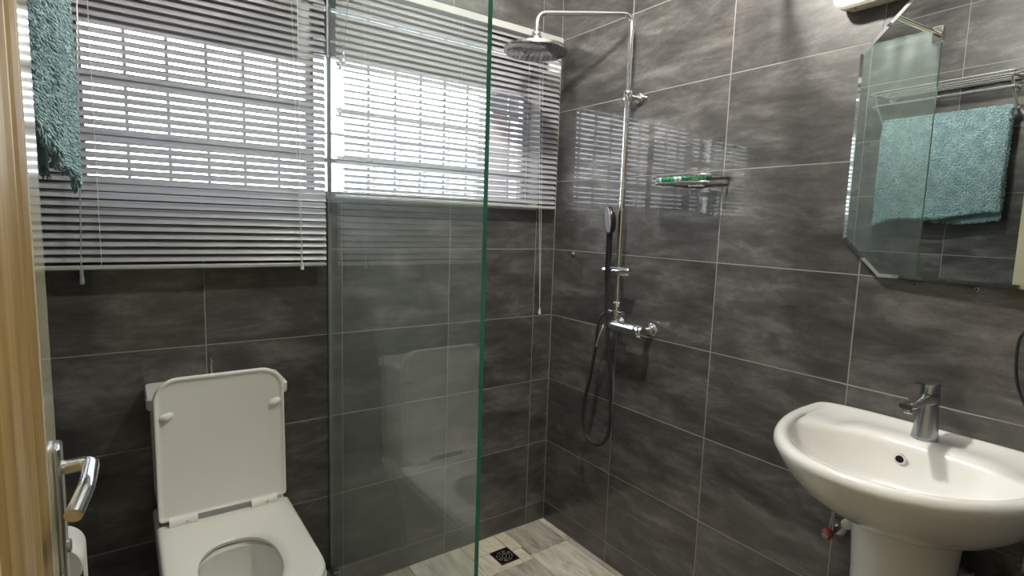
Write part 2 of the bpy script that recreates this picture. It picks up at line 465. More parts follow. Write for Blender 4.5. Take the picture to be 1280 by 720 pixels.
# doorway and hall behind the camera
jm = BM()
box(jm, (DX0, YF+.012, ZF), (DX0+.03, YF-.13, DZ)); box(jm, (DX1-.03, YF+.012, ZF), (DX1, YF-.13, DZ)); box(jm, (DX0, YF+.012, DZ-.03), (DX1, YF-.13, DZ))
obj('trim_4', jm, WOOD, kind='structure', bevel=.003)
hall = BM()
box(hall, (XL-.12, YF-1.3, -.05), (.12, YF-1.4, ZC)); box(hall, (XL-.22, YF-.12, -.05), (XL-.12, YF-1.4, ZC)); box(hall, (.12, YF-.12, -.05), (.22, YF-1.4, ZC))
obj('wall_hall', hall, HALLM, kind='structure')

# ------------------------------------------------------------------ lamps
def ceiling_lamp(loc, label, mat, r):
    x, y, z = loc
    t = thing('ceiling_lamp', label, 'lamp', (x, y, ZC))
    obj('base', lathe(BM(), (x, y, 0), [(.045, ZC), (.045, ZC-.012), (.02, ZC-.02), (.018, z+r*.9)], seg=20), WHITEP, t, True)
    obj('bulb', lathe(BM(), (x, y, z), [(r*math.sin(a), r*math.cos(a)) for a in [PI*k/10 for k in range(11)]], seg=20), mat, t, 'all')
ceiling_lamp((-.72, -.93, 2.40), 'bare white bulb lighting the bathroom from the middle of its ceiling', BULB, .04)
ceiling_lamp((-1.0, -2.75, 2.50), 'added warm fill bulb, unseen in the hall outside the bathroom door', BULB_FILL, .05)  # unseen bulb added to brighten the toilet and back wall from behind the camera

# ------------------------------------------------------------------ venetian blinds
def make_blind(label, x0, x1, ztop, zbot, cords, wand, pull, tassel):
    yb = -.045; pitch = .0215; wd = .0245; tilt = math.radians(47.5)
    t = thing('venetian_blind', label, 'blind', ((x0+x1)/2, yb, ztop+.025), 'venetian blinds')
    obj('headrail', bx((x0, yb-.02, ztop), (x1, yb+.02, ztop+.026)), RAILM, t, bevel=.002)
    obj('bottom_rail', bx((x0, yb-.013, zbot-.013), (x1, yb+.013, zbot)), RAILM, t, bevel=.004, bseg=3)
    L = (x1-x0)/2; prof = []
    n = 6
    for k in range(n+1):
        s = (k/n-.5)*wd; c = .0022*(1-(2*k/n-1)**2); prof.append((s, c))
    def P(s, c):      # room-side edge (negative s) hangs low
        return (s*math.cos(tilt) - c*math.sin(tilt), s*math.sin(tilt) + c*math.cos(tilt))
    me = None; z = zbot+.018
    while z < ztop-.006:
        if me is None:
            bm = BM(); cols = []
            for xx in (-L, L):
                cols.append([bm.verts.new((xx, *P(s, c+d))) for d in (0, -.0005) for s, c in prof])
            a, b = cols; m = n+1
            for k in range(n):
                bm.faces.new((a[k], b[k], b[k+1], a[k+1])); bm.faces.new((a[m+k+1], b[m+k+1], b[m+k], a[m+k]))
            for k in (0, n): bm.faces.new((a[k], a[m+k], b[m+k], b[k]))
            bmesh.ops.recalc_face_normals(bm, faces=bm.faces)
            me = bpy.data.meshes.new('slat'); bm.to_mesh(me); bm.free(); me.materials.append(SLATM)
            for p in me.polygons: p.use_smooth = True
            me.set_sharp_from_angle(angle=math.radians(50))
        o = bpy.data.objects.new('slat', me); C.objects.link(o); o.parent = t
        o.location = Vector(((x0+x1)/2, yb, z)) - Vector(t.location)
        o.rotation_euler = (random.uniform(-.035, .035), random.uniform(-.0012, .0012), 0)
        z += pitch
    for cx in cords:
        bm = BM()
        tube(bm, [(cx, yb-.0125, ztop), (cx, yb-.0125, zbot)], .0007, 5)
        tube(bm, [(cx, yb+.0125, ztop), (cx, yb+.0125, zbot)], .0007, 5)
        obj('ladder_cord', bm, CORDM, t)
    if wand:
        (xa, ya, za), (xb, y_b, zb) = wand
        wo_ = obj('tilt_wand', tube(BM(), [(xa, yb-.022, ztop), (xa, ya, za), (xb, y_b, zb)], [.0012, .0018, .0018], 8), CLEARP, t, True)
        obj('wand_tip', lathe(BM(), (xb, y_b, zb), [(.003, .004), (.0055, -.002), (.0045, -.012), (.006, -.02), (.0065, -.034), (.004, -.037)], seg=12), CLEARP, wo_, True)
    if pull:
        xa, xb, zb = pull
        bm = BM()
        for d in (-.0045, .0045):
            tube(bm, [(xa+d*2, yb-.024, ztop+.005), (xa+(xb-xa)*.6+d*1.1, yb-.03, zb+(ztop-zb)*.35), (xb+d*.1, yb-.032, zb)], .0008, 5)
        pc = obj('pull_cord', bm, CORDM, t)
        obj('tassel', lathe(BM(), (xb, yb-.032, zb), [(.002, .004), (.0035, -.004), (.0065, -.022), (.006, -.025)], seg=12), tassel, pc, True)
    return t
make_blind('long grey venetian blind above the toilet, hanging down past the window sill', -1.772, -1.036, 2.15, 1.246,
           [-1.645, -1.12], ((-1.66, -.075, 2.1), (-1.688, -.085, 1.235)), (-1.135, -1.122, 1.25), CORDM)
make_blind('short grey venetian blind over the shower window, ending at the sill', -.999, -.045, 2.15, 1.475,
           [-.905, -.53, -.215], ((-.97, -.08, 2.08), (-.985, -.08, 1.93)), (-.165, -.13, 1.035), CORDM)

# ------------------------------------------------------------------ shower glass
gp = thing('shower_screen', 'tall clear glass shower screen with a green edge beside the toilet', 'shower screen', (GX, -.5, ZF))
GH, GT, GYE = 2.175, .005, -1.0
bm = bx((GX-GT, -.003, ZF+.002), (GX+GT, GYE+.001, GH))
gl = obj('glass_sheet', bm, [GLASS, EDGE], gp)
for p in gl.data.polygons:
    if abs(p.normal.x) < .5: p.material_index = 1
obj('wall_seal', bx((GX-.0065, -.0005, ZF+.002), (GX+.0065, -.008, GH)), simple('seal_grey', (.16, .18, .17), .4), gp)
obj('foot_clamp', bx((GX-.012, -.03, ZF), (GX+.012, -.075, ZF+.03)), CHROME_D, gp, bevel=.002)
obj('foot_clamp', bx((GX-.012, -.85, ZF), (GX+.012, -.9, ZF+.03)), CHROME_D, gp, bevel=.002)
sb = thing('support_bar', 'chrome support bar running from the glass corner to the tiled wall', 'support bar', (0, -.985, 2.15))
obj('rod', tube(BM(), [(GX+.012, -.985, 2.152), (-.006, -.985, 2.152)], .009, 14), CHROME, sb, True)
obj('glass_clamp', bx((GX-.014, -1.003, 2.122), (GX+.014, -.968, 2.18)), CHROME, sb, bevel=.003)
obj('wall_flange', lathe(BM(), (0, -.985, 2.152), [(.024, -.0005), (.024, -.006), (.012, -.012)], 'x', 20), CHROME, sb, True)

# ------------------------------------------------------------------ toilet
tl = thing('toilet', 'white close-coupled toilet with its lid raised, against the dark tiled wall', 'toilet', (-1.378, -.35, ZF))
TX0, TX1 = -1.555, -1.201; TC = (TX0+TX1)/2
def zr(out, z): return [Vector((x, y, z)) for x, y in out]
# tank
bm = BM()
rings(bm, [zr(rrect(TX0+.012, TX1-.012, -.155, -.006, .02), .50), zr(rrect(TX0+.004, TX1-.002, -.163, -.004, .022), .62), zr(rrect(TX0+.002, TX1, -.165, -.003, .022), .852)])
obj('tank', bm, CERAMIC, tl, True)
bm = BM()
rings(bm, [zr(rrect(TX0-.004, TX1+.006, -.171, -.003, .018), .852), zr(rrect(TX0-.007, TX1+.009, -.174, -.003, .02), .858),
           zr(rrect(TX0-.007, TX1+.009, -.174, -.003, .02), .882), zr(rrect(TX0-.003, TX1+.005, -.170, -.005, .02), .888), zr(rrect(TX0+.02, TX1-.02, -.15, -.02, .015), .890)])
tlid = obj('tank_lid', bm, CERAMIC, tl, True)
obj('flush_button', lathe(BM(), (TC, -.085, .890), [(.024, -.001), (.024, .004), (.020, .006), (.001, .006)], seg=24), CHROME, tlid, True)
# bowl: outline from the hinge end to the rounded front
def bowl_out(ins, yb, yf, rf=.12, rb=.02, n=8):
    return rrect(TX0+ins, TX1-ins, yf, yb, [rb, rb, rf, rf], n)
YB, YFR = -.17, -.70
R_ = [zr(bowl_out(.085, -.04, -.50, .07), ZF), zr(bowl_out(.082, -.03, -.51, .08), ZF+.03), zr(bowl_out(.070, -.02, -.53, .09), .24),
      zr(bowl_out(.045, -.02, -.60, .11), .36), zr(bowl_out(.014, -.015, -.675, .13), .44), zr(bowl_out(.002, -.012, -.697, .135), .475),
      zr(bowl_out(.0, -.012, -.70, .135), .494), zr(bowl_out(.004, -.012, -.696, .132), .499)]
# hole outline with the same number of points
def hole(cx, cy, a, b, n, ph=0, ex=2.3, k=36):
    out = []
    for i in range(k):
        t = ph + 2*PI*i/k; c, s = math.cos(t), math.sin(t)
        out.append((cx + a*math.copysign(abs(c)**(2/ex), c), cy + b*math.copysign(abs(s)**(2/ex), s)))
    return out
N36 = len(R_[0])
ph = 0
R_ += [zr(hole(TC-.005, -.50, .112, .155, 0, .10, 2.5, N36), .499), zr(hole(TC-.005, -.50, .106, .148, 0, .10, 2.5, N36), .49),
       zr(hole(TC-.005, -.50, .112, .150, 0, .10, 2.4, N36), .46), zr(hole(TC-.005, -.48, .095, .125, 0, .10, 2.2, N36), .40),
       zr(hole(TC-.005, -.45, .07, .085, 0, .10, 2.1, N36), .345), zr(hole(TC-.005, -.43, .05, .055, 0, .10, 2, N36), .33),
       zr(hole(TC-.005, -.42, .045, .05, 0, .10, 2, N36), .27)]
obj('bowl', rings(BM(), R_), CERAMIC, tl, True)
obj('water', rings(BM(), [zr(hole(TC-.005, -.43, .055, .062, 0, .1, 2, 24), .334), zr(hole(TC-.005, -.43, .056, .063, 0, .1, 2, 24), .335)]), simple('bowl_water', (.45, .46, .44), .03, coat=1), tl)
# seat: slab with opening
def seat_out(ins, n=8): return rrect(TX0+.003+ins, TX1-.003-ins, -.692+ins, -.186-ins, [.012, .012, .13, .13], n)
hs = []
for a, b, z in [(.098, .142, .503), (.094, .138, .508), (.094, .138, .514), (.100, .144, .520), (.112, .156, .5235)]:
    hs.append(zr(hole(-1.385, -.487, a, b, 0, .10, 2.35, N36), z))
so = [zr(seat_out(.0), .503), zr(seat_out(-.001), .512), zr(seat_out(.001), .520), zr(seat_out(.006), .524), zr(seat_out(.012), .5245)]
seat_r = so + hs[::-1]
vs = rings(BM(), seat_r + [seat_r[0]], False, False)
bmesh.ops.remove_doubles(vs, verts=vs.verts, dist=1e-5)
st = obj('seat', vs, SEATM, tl, True)
# raised lid, leaning on the tank, underside towards the room
lean = math.radians(2.5)
def lidp(x, h, d):      # h along the lid, d towards the room
    return Vector((x, -.189 + h*math.sin(lean) - d*math.cos(lean), .536 + h*math.cos(lean) - d*math.sin(lean)))
LW0, LW1, LH = TX0+.008, TX1-.008, .404
def lid_out(i): return rrect(LW0+i, LW1-i, 0+i, LH-i, [.062-i*.5, .062-i*.5, .012, .012], 8)
R_ = [[lidp(x, h, d) for x, h in lid_out(i)] for i, d in [(.004, -.004), (0, .001), (0, .010), (.002, .013), (.006, .013), (.010, .009), (.016, .0075)]]
ld = obj('lid', rings(BM(), R_), SEATM, tl, True)
for bx_, bh in ((-1.517, .298), (-1.236, .297)):
    bm = BM(); R_ = []
    for k in range(7):
        a = PI/2*k/6; q = math.cos(a)
        R_.append([lidp(bx_ + .0185*q*math.cos(t)+.0, bh + .0115*q*math.sin(t) + .004*q*math.cos(t), .0075 + .012*math.sin(a)) for t in [2*PI*j/16 for j in range(16)]])
    obj('bumper', rings(bm, R_), SEATM, ld, 'all')
for xa, xb in ((-1.522, -1.452), (-1.312, -1.240)):
    h = obj('hinge', tube(BM(), [(xa, -.202, .530), (xb, -.202, .530)], .0155, 18), SEATM, tl, True)
    obj('hinge_pin', lathe(BM(), ((xa+xb)/2+.008, -.2165, .533), [(.0036, 0), (.0036, -.0018)], 'y', 10), CHROME_D, h)
obj('hinge_gap_shade', bx((-1.452, -.192, .523), (-1.312, -.204, .541)), simple('gap_shade_grey', (.33, .33, .34), .5), tl, bevel=.002)  # grey strip stands in for the shadow in the gap between the hinges
obj('inlet_pipe', tube(BM(), spline([(-1.386, -.004, .955), (-1.386, -.03, .95), (-1.386, -.035, .93), (-1.386, -.035, .885)], 4), .0035, 8), CHROME_D, tl, True)

# ------------------------------------------------------------------ wash basin
bs = thing('wash_basin', 'white oval ceramic wash basin on a pedestal under the mirror', 'wash basin', (-.15, -1.485, ZF))
BYC = -1.485
def basin_out(ins, sc=1.0, xc=-.1, z=0):
    out = []
    for i in range(96):
        t = 2*PI*i/96; c, s = math.cos(t), math.sin(t)
        n = 2.2 if c > 0 else 5.5; A = (.395 if c > 0 else .0975) - (ins if c > 0 else ins*1.0)
        x = xc - A*math.copysign(abs(c)**(2/n), c); yv = (.272-ins)*math.copysign(abs(s)**(2/(2.2 if c > 0 else 3.2)), s)
        out.append(Vector((x, BYC + yv*sc, z)))
    return out
def basin_in(sx, sy, z, dx=0.0):
    out = []
    for i in range(96):
        t = 2*PI*i/96; c, s = math.cos(t), math.sin(t)
        n = 2.15 if c > 0 else 2.7; A = .158 if c > 0 else .138
        out.append(Vector((-.285 + dx - A*sx*math.copysign(abs(c)**(2/n), c), BYC + .228*sy*math.copysign(abs(s)**(2/2.25), s), z)))
    return out
def mixr(a, b, t, z): return [Vector((p.x*(1-t)+q.x*t, p.y*(1-t)+q.y*t, z)) for p, q in zip(a, b)]
foot = []
for i in range(96):
    t = 2*PI*i/96; c, s = math.cos(t), math.sin(t); foot.append(Vector((-.15-.115*c if c > 0 else -.15-.13*c, BYC+.115*s, 0)))
O = basin_out(0)
def fz(r, z): return [Vector((p.x, p.y, z)) for p in r]
R_ = [fz(foot, .752), mixr(foot, O, .22, .766), mixr(foot, O, .48, .795), mixr(foot, O, .70, .829), mixr(foot, O, .86, .866),
      mixr(foot, O, .95, .896), fz(O, .914), fz(basin_out(.001), .924), fz(basin_out(.006), .9325), fz(basin_out(.014), .936), fz(basin_out(.024), .934), fz(basin_out(.034), .9285)]
I0 = basin_in(1.0, 1.0, .918)
ri = basin_out(.036)
R_ += [mixr(ri, I0, .45, .926), mixr(ri, I0, .60, .9275), mixr(ri, I0, .75, .926), mixr(ri, I0, .92, .9235), fz(I0, .918), basin_in(.96, .97, .905), basin_in(.90, .92, .878), basin_in(.80, .83, .846), basin_in(.64, .68, .819), basin_in(.42, .48, .803), basin_in(.18, .2, .797), basin_in(.09, .07, .796)]
for q_ in R_[12:16]:      # two shallow soap ledges at the back corners of the deck
    for v_ in q_:
        e_ = abs(v_.y - BYC)
        v_.z -= .007*max(0, 1-abs(e_-.175)/.045)*max(0, min(1, (v_.x+.20)/.06))
obj('basin_bowl', rings(BM(), R_), CERAMIC, bs, 'all')
obj('overflow_ring', lathe(BM(), (-.162, -1.463, .886), [(.0085, .003), (.0085, -.003), (.0125, -.003), (.0135, 0), (.0125, .004)], 'x', 20), CHROME, bs, True)
obj('overflow_hole', lathe(BM(), (-.1645, -1.463, .886), [(.0086, .002), (.0086, 0.0)], 'x', 16), DARKH, bs)
obj('waste_plug', lathe(BM(), (-.285, BYC, .7975), [(.024, -.001), (.024, .002), (.018, .004), (.001, .004)], seg=20), CHROME, bs, True)
# pedestal
def ped(ax, ay, z, xb=-.03):
    out = []
    for i in range(48):
        t = 2*PI*i/48; c, s = math.cos(t), math.sin(t)
        out.append(Vector((-.15 - (ax if c > 0 else .12)*c, BYC + ay*s, z)))
    return out
obj('pedestal', rings(BM(), [ped(.125, .13, ZF), ped(.12, .125, ZF+.02), ped(.095, .098, ZF+.12), ped(.092, .093, .45), ped(.105, .098, .62), ped(.118, .104, .72), ped(.122, .106, .758)]), CERAMIC, bs, True)

# tap
tp = thing('basin_tap', 'satin chrome mixer tap standing on the wash basin', 'tap', (-.085, -1.482, .93))
TXc, TYc = -.088, -1.482
obj('tap_body', rings(BM(), [[Vector((TXc + dx + r*math.cos(t), TYc + r*math.sin(t), z)) for t in [2*PI*k/28 for k in range(28)]] for r, z, dx in
    [(.027, .923, 0), (.0275, .927, 0), (.026, .935, 0), (.0225, .97, .001), (.0205, 1.0, .002), (.020, 1.03, .003), (.0195, 1.033, .003)]]), SATIN, tp, True)
bm = BM(); R_ = []
for s, w_, h, z in [(.0, .018, .013, 1.020), (.03, .0165, .011, 1.024), (.07, .0155, .0085, 1.026), (.12, .0150, .0075, 1.026), (.136, .013, .006, 1.026)]:
    R_.append([Vector((TXc-s, TYc+w_*math.copysign(abs(math.cos(t))**.7, math.cos(t)), z+h*math.copysign(abs(math.sin(t))**.7, math.sin(t)))) for t in [2*PI*k/20 for k in range(20)]])
spt = obj('spout', rings(bm, R_), CHROME, tp, True)
obj('aerator', lathe(BM(), (TXc-.118, TYc, 1.019), [(.010, 0), (.010, -.008), (.008, -.010)], seg=16), CHROME, spt, True)
bm = BM(); R_ = []
for z, r in [(1.035, .019), (1.045, .0185), (1.058, .0195)]:
    R_.append([Vector((TXc+.003+r*math.cos(t), TYc+r*math.sin(t), z)) for t in [2*PI*k/24 for k in range(24)]])
hd = obj('handle', rings(bm, R_), SATIN, tp, True)
bm = BM()
R_ = []
for s, w_, h, z in [(-.02, .014, .004, 1.0605), (0, .0195, .0045, 1.0605), (.03, .017, .003, 1.0625), (.06, .014, .0022, 1.066), (.066, .011, .002, 1.0668)]:
    R_.append([Vector((TXc+.003-s, TYc+w_*math.copysign(abs(math.cos(t))**.6, math.cos(t)), z+h*math.sin(t))) for t in [2*PI*k/16 for k in range(16)]])
obj('lever', rings(bm, R_), CHROME, hd, True)

# angle valves and waste
def angle_valve(loc, label, s=1):
    x, y, z = loc
    t = thing('angle_valve', label, 'valve', (0, y, z), 'stop valves under the wash basin')
    obj('flange', lathe(BM(), (0, y, z), [(.022, -.0005), (.022, -.006), (.011, -.01)], 'x', 18), CHROME_D, t, True)
    obj('body', tube(tube(BM(), [(-.008, y, z), (-.062, y, z)], .009, 14), [(-.045, y, z), (-.045, y, z+.04)], .007, 12), CHROME_D, t, True)
    obj('handle', lathe(BM(), (-.062, y, z), [(.009, .002), (.014, 0), (.014, -.012), (.0105, -.016)], 'x', 12), RED, t, True)
    obj('handle_cap', lathe(BM(), (-.0785, y, z), [(.0095, .001), (.0085, -.002)], 'x', 12), CHROME_D, t, True)
    obj('flexible_hose', tube(BM(), spline([(-.045, y, z+.04), (-.045, y, z+.08), (-.06, y-.03*s, z+.13), (-.09, y-.07*s, z+.18)], 5), .005, 10), CHROME_D, t, True)
    return t
angle_valve((0, -1.287, .585), 'red-handled stop valve on the wall left of the basin pedestal')
angle_valve((0, -1.672, .665), 'red-handled stop valve in the shadow right of the basin pedestal', -1)
tag_ = obj('pipe_cap', lathe(BM(), (0, -1.322, .622), [(.008, 0), (.008, -.035), (.013, -.037), (.014, -.046), (.008, -.05)], 'x', 14), WHITEP, None, True)
setp(tag_, 'small cream pipe cap beside the left stop valve', 'pipe cap')
wt = thing('waste_trap', 'dark bent waste pipe behind the basin pedestal', 'pipe', (0, -1.62, .52))
obj('pipe', tube(BM(), spline([(-.004, -1.625, .53), (-.06, -1.625, .53), (-.09, -1.625, .55), (-.09, -1.61, .62), (-.10, -1.59, .66)], 6), .017, 14), CHROME_D, wt, True)
obj('collar', lathe(BM(), (0, -1.625, .53), [(.03, -.0005), (.03, -.008), (.018, -.012)], 'x', 20), CHROME_D, wt, True)

# ------------------------------------------------------------------ mirror
mr = thing('mirror', 'large frameless octagonal mirror hanging above the wash basin', 'mirror', (0, -1.49, 1.29))
MY0, MY1, MZ0, MZ1, MC = -1.752, -1.229, 1.288, 1.952, .094
MZ1, MCT = 1.966, .108
def octo(i):
    k = MC - i*.586; q = MCT - i*.586
    a, b, c, d = MY0+i, MY1-i, MZ0+i, MZ1-i
    return [(b, c+k), (b, d-q), (b-q, d), (a+q, d), (a, d-q), (a, c+k), (a+k, c), (b-k, c)]
R_ = [[Vector((x, y, z)) for y, z in octo(i)] for i, x in [(0, -.012), (0, -.0185), (.009, -.0198)]]
bm = BM(); vs_ = [[bm.verts.new(p) for p in r] for r in R_]
for i in range(2):
    for k in range(8): bm.faces.new((vs_[i][k], vs_[i][(k+1) % 8], vs_[i+1][(k+1) % 8], vs_[i+1][k]))
bm.faces.new(vs_[0][::-1])
for f_ in list(bm.faces)[:8]: f_.material_index = 2
ff = bm.faces.new(vs_[-1]); ff.material_index = 1
mo = obj('mirror_glass', bm, [MEDGE, MIRROR, simple('ground_glass_edge', (.20, .26, .24), .25)], mr)
obj('backing', rings(BM(), [[Vector((-.0005, y, z)) for y, z in octo(.025)], [Vector((-.0119, y, z)) for y, z in octo(.025)]]), simple('mirror_back', (.04, .045, .045), .6), mr)
rot = Matrix.Rotation(math.atan(.038), 4, 'Z') @ Matrix.Rotation(math.atan(.0057), 4, 'Y')
piv = Vector((-.010, -1.229, 1.62)); base_ = rootloc(mr)
for o_ in mr.children:      # the mirror hangs a little askew: its right end stands off the wall
    for v_ in o_.data.vertices:
        q_ = v_.co + base_ - piv
        v_.co = Vector((q_.x + .038*q_.y - .0057*q_.z, q_.y, q_.z)) + piv - base_
for yy in (-1.4, -1.521):
    s_ = thing('wall_screw', 'small %s screw just under the lower edge of the mirror' % ('left' if yy > -1.45 else 'right'), 'screw', (0, yy, 1.277), 'screws under the mirror')
    obj('collar', lathe(BM(), (0, yy, 1.277), [(.0048, -.0003), (.0048, -.002), (.003, -.0022)], 'x', 14), CHROME_D, s_, True)
    obj('recess', lathe(BM(), (0, yy, 1.277), [(.0028, -.0021), (.0028, -.0026)], 'x', 10), DARKH, s_)

# mirror lamp (switched off)
lb = thing('mirror_lamp', 'cream capsule-shaped wall lamp above the mirror, switched off', 'lamp', (0, -1.38, 1.99))
def caps(y0, y1, zc, r, x):
    out = []
    for k in range(13): a = -PI/2 + PI*k/12; out.append(Vector((x, y1-r + r*math.cos(a), zc + r*math.sin(a))))
    for k in range(13): a = PI/2 + PI*k/12; out.append(Vector((x, y0+r + r*math.cos(a), zc + r*math.sin(a))))
    return out
obj('base', rings(BM(), [caps(-1.60, -1.168, 2.005, .030, -.0005), caps(-1.60, -1.168, 2.005, .030, -.03)]), FIXT, lb, True)
obj('diffuser', rings(BM(), [caps(-1.605, -1.163, 2.005, .034, -.03), caps(-1.606, -1.162, 2.005, .035, -.034), caps(-1.606, -1.162, 2.005, .035, -.052), caps(-1.60, -1.168, 2.005, .029, -.058)]), FIXT, lb, True)
obj('screw', lathe(BM(), (-.040, -1.215, 1.9705), [(.003, .0), (.003, -.001)], 'z', 10), BLACK, lb)

# ------------------------------------------------------------------ shower set
sh = thing('shower_column', 'chrome shower column with overhead rain head on the right wall', 'shower', (0, -.47, 1.02))
px, py = -.07, -.47
arm = fillet([(px, py, 1.09), (px, py, 2.155), (-.385, -.325, 2.125), (-.388, -.324, 2.045)], .035, 7)
obj('riser_pipe', tube(BM(), arm, [.0095 if p.z < 1.86 else .0085 for p in arm], 14), CHROME, sh, True)
obj('sleeve', tube(BM(), [(px, py, 1.255), (px, py, 1.87)], .0108, 14), CHROME, sh, True)
wbk = obj('wall_bracket', tube(BM(), [(px, py, 1.87), (-.0, py, 1.87)], .009, 14), CHROME, sh, True)
obj('bracket_flange', lathe(BM(), (0, py, 1.87), [(.021, -.0005), (.021, -.012), (.016, -.017)], 'x', 22), CHROME, wbk, True)
obj('bracket_collar', lathe(BM(), (px, py, 1.87), [(.016, -.016), (.017, -.012), (.017, .012), (.016, .016)], 'z', 18), CHROME, wbk, True)
hc = Vector((-.388, -.324, 2.0))
hdh = obj('rain_head', lathe(BM(), tuple(hc), [(.02, .044), (.022, .03), (.03, .022), (.075, .016), (.108, .008), (.112, .002), (.112, -.006), (.108, -.009), (.001, -.009)], seg=40), simple('mottled_chrome', (.42, .43, .43), .22, metal=1, var=.25, scale=60), sh, True)
bm = BM()
for r_, n_ in ((.02, 6), (.04, 12), (.06, 18), (.08, 24), (.097, 30)):
    for k in range(n_):
        a = 2*PI*k/n_; lathe(bm, (hc.x+r_*math.cos(a), hc.y+r_*math.sin(a), hc.z-.009), [(.0020, .0), (.0016, -.0015)], seg=6)
obj('nozzle', bm, simple('grey_silicone', (.2, .2, .2), .6), hdh, kind='stuff')
obj('ball_joint', lathe(BM(), tuple(hc), [(.013, .042), (.016, .05), (.016, .056), (.012, .062)], seg=18), CHROME, hdh, True)
# mixer body
mz = 1.018
mb = obj('mixer_body', tube(BM(), [(-.075, -.425, mz), (-.075, -.44, mz), (-.075, -.47, mz+.001), (-.075, -.52, mz), (-.075, -.575, mz)], [.018, .025, .023, .022, .021], 20), CHROME, sh, True)
for yy in (-.425, -.585):
    obj('inlet', tube(BM(), [(-.072, yy, mz), (-.02, yy, mz), (-.0005, yy, mz)], [.012, .013, .026], 18), CHROME, mb, True)
obj('temperature_knob', lathe(BM(), (-.075, -.575, mz), [(.022, 0.0), (.024, -.004), (.024, -.03), (.020, -.036)], 'y', 16), CHROME, mb, True)
obj('diverter', rings(BM(), [[Vector((px+r*math.cos(t), py+r*math.sin(t), z)) for t in [2*PI*k/18 for k in range(18)]] for r, z in
    [(.017, mz+.01), (.013, mz+.022), (.012, mz+.04), (.017, mz+.047), (.017, mz+.06), (.012, mz+.064), (.0115, mz+.074), (.0155, mz+.078), (.0155, mz+.092), (.012, mz+.096)]]), CHROME, sh, True)
obj('diverter_knob', tube(BM(), [(px, py-.01, mz+.053), (px-.004, py-.036, mz+.053)], [.008, .010], 14), CHROME, sh, True)
obj('hose_outlet', tube(BM(), [(px, py+.01, mz+.053), (px, py+.04, mz+.053)], [.008, .007], 12), CHROME, sh, True)
obj('mixer_lever', tube(BM(), [(-.088, -.43, mz), (-.105, -.425, mz-.03), (-.118, -.418, mz-.085)], [.009, .006, .004], 12), CHROME, sh, True)
# handset holder and handset
obj('handset_holder', tube(BM(), [(-.082, -.402, 1.226), (-.080, -.407, 1.2265), (-.078, -.53, 1.232), (-.078, -.535, 1.232)], [.012, .016, .0165, .013], 20), CHROME, sh, True)
hs_ = thing('hand_shower', 'black hand shower held upright in the bracket on the chrome column', 'hand shower', (-.095, -.425, 1.2))
obj('grip', tube(BM(), spline([(-.100, -.440, 1.195), (-.100, -.442, 1.24), (-.103, -.447, 1.32), (-.107, -.450, 1.375)], 5), [.008+.0035*min(1, k/8) for k in range(16)], 16), BLACK, hs_, True)
# head: disc facing the shower, turned a little towards the window
hn = Vector((-.86, .50, -.12)).normalized(); hcn = Vector((-.112, -.457, 1.420))
hu = Vector((0, 0, 1)); hu = (hu - hn*hu.dot(hn)).normalized(); hv = hn.cross(hu)
def disc(prof, sx=.041, sz=.052):
    return [[hcn + hn*d + hv*(sx*r*math.cos(t)) + hu*(sz*r*math.sin(t)) for t in [2*PI*k/28 for k in range(28)]] for r, d in prof]
hh = obj('head', rings(BM(), disc([(.2, -.016), (.7, -.013), (.95, -.006), (1, 0), (1, .006), (.93, .010)])), BLACK, hs_, True)
obj('spray_face', rings(BM(), disc([(.92, .0095), (.90, .0125), (.02, .0125)])), simple('grey_spray_face', (.32, .32, .35), .35), hh, True)
hose = [(-.100, -.440, 1.20), (-.098, -.442, 1.13), (-.097, -.452, 1.02), (-.097, -.475, .88), (-.098, -.492, .72), (-.10, -.492, .61), (-.10, -.462, .555), (-.10, -.415, .535), (-.10, -.368, .558),
        (-.10, -.345, .62), (-.10, -.352, .70), (-.10, -.376, .80), (-.10, -.398, .92), (-.10, -.405, 1.0), (-.095, -.412, 1.045), (-.075, -.428, 1.071)]
setp(obj('shower_hose', tube(BM(), spline(hose, 8), .0068, 12), RUBBER, None, True), 'black shower hose looping down from the hand shower to the mixer', 'hose')

# hook
hk = thing('robe_hook', 'small chrome hook on the tiles left of the shower column', 'hook', (0, -.135, 1.272))
obj('plate', lathe(BM(), (0, -.135, 1.272), [(.012, -.0005), (.012, -.005), (.006, -.008)], 'x', 18), CHROME_D, hk, True)
obj('peg', tube(BM(), [(-.006, -.135, 1.272), (-.036, -.135, 1.272), (-.040, -.135, 1.273)], [.0055, .0055, .008], 14), CHROME_D, hk, True)

# ------------------------------------------------------------------ soap basket and its contents
sk = thing('soap_basket', 'chrome wire soap basket fixed to the right wall', 'soap basket', (0, -.742, 1.545))
SY0, SY1, SZ = -.862, -.632, 1.545
def loop(y0, y1, x0, x1, z, r=.03):
    return [Vector((x, y, z)) for x, y in rrect(x0, x1, y0, y1, [.004, .004, r, r][::1], 5)]
def closed(bm, pts, r, seg=8):
    pts = list(pts) + [pts[0]]; return tube(bm, pts, r, seg, False)
bm = closed(BM(), [Vector((x, y, SZ+.022)) for x, y in rrect(-.112, -.004, SY0, SY1, [.004, .035, .035, .004], 6)], .0032)
obj('upper_rim', bm, WIRE, sk, True)
bm = closed(BM(), [Vector((x, y, SZ)) for x, y in rrect(-.108, -.004, SY0+.004, SY1-.004, [.004, .033, .033, .004], 6)], .0026)
obj('lower_rim', bm, WIRE, sk, True)
for k in range(13):
    yy = SY1-.02 - k*(SY1-SY0-.04)/12
    d = .104 if 2 <= k <= 10 else (.100 if k in (1, 11) else .09)
    obj('wire', tube(BM(), [(-.006, yy, SZ), (-d-.002, yy, SZ), (-d-.006, yy, SZ+.006), (-d-.006, yy, SZ+.021)], .0018, 6), WIRE, sk, True)
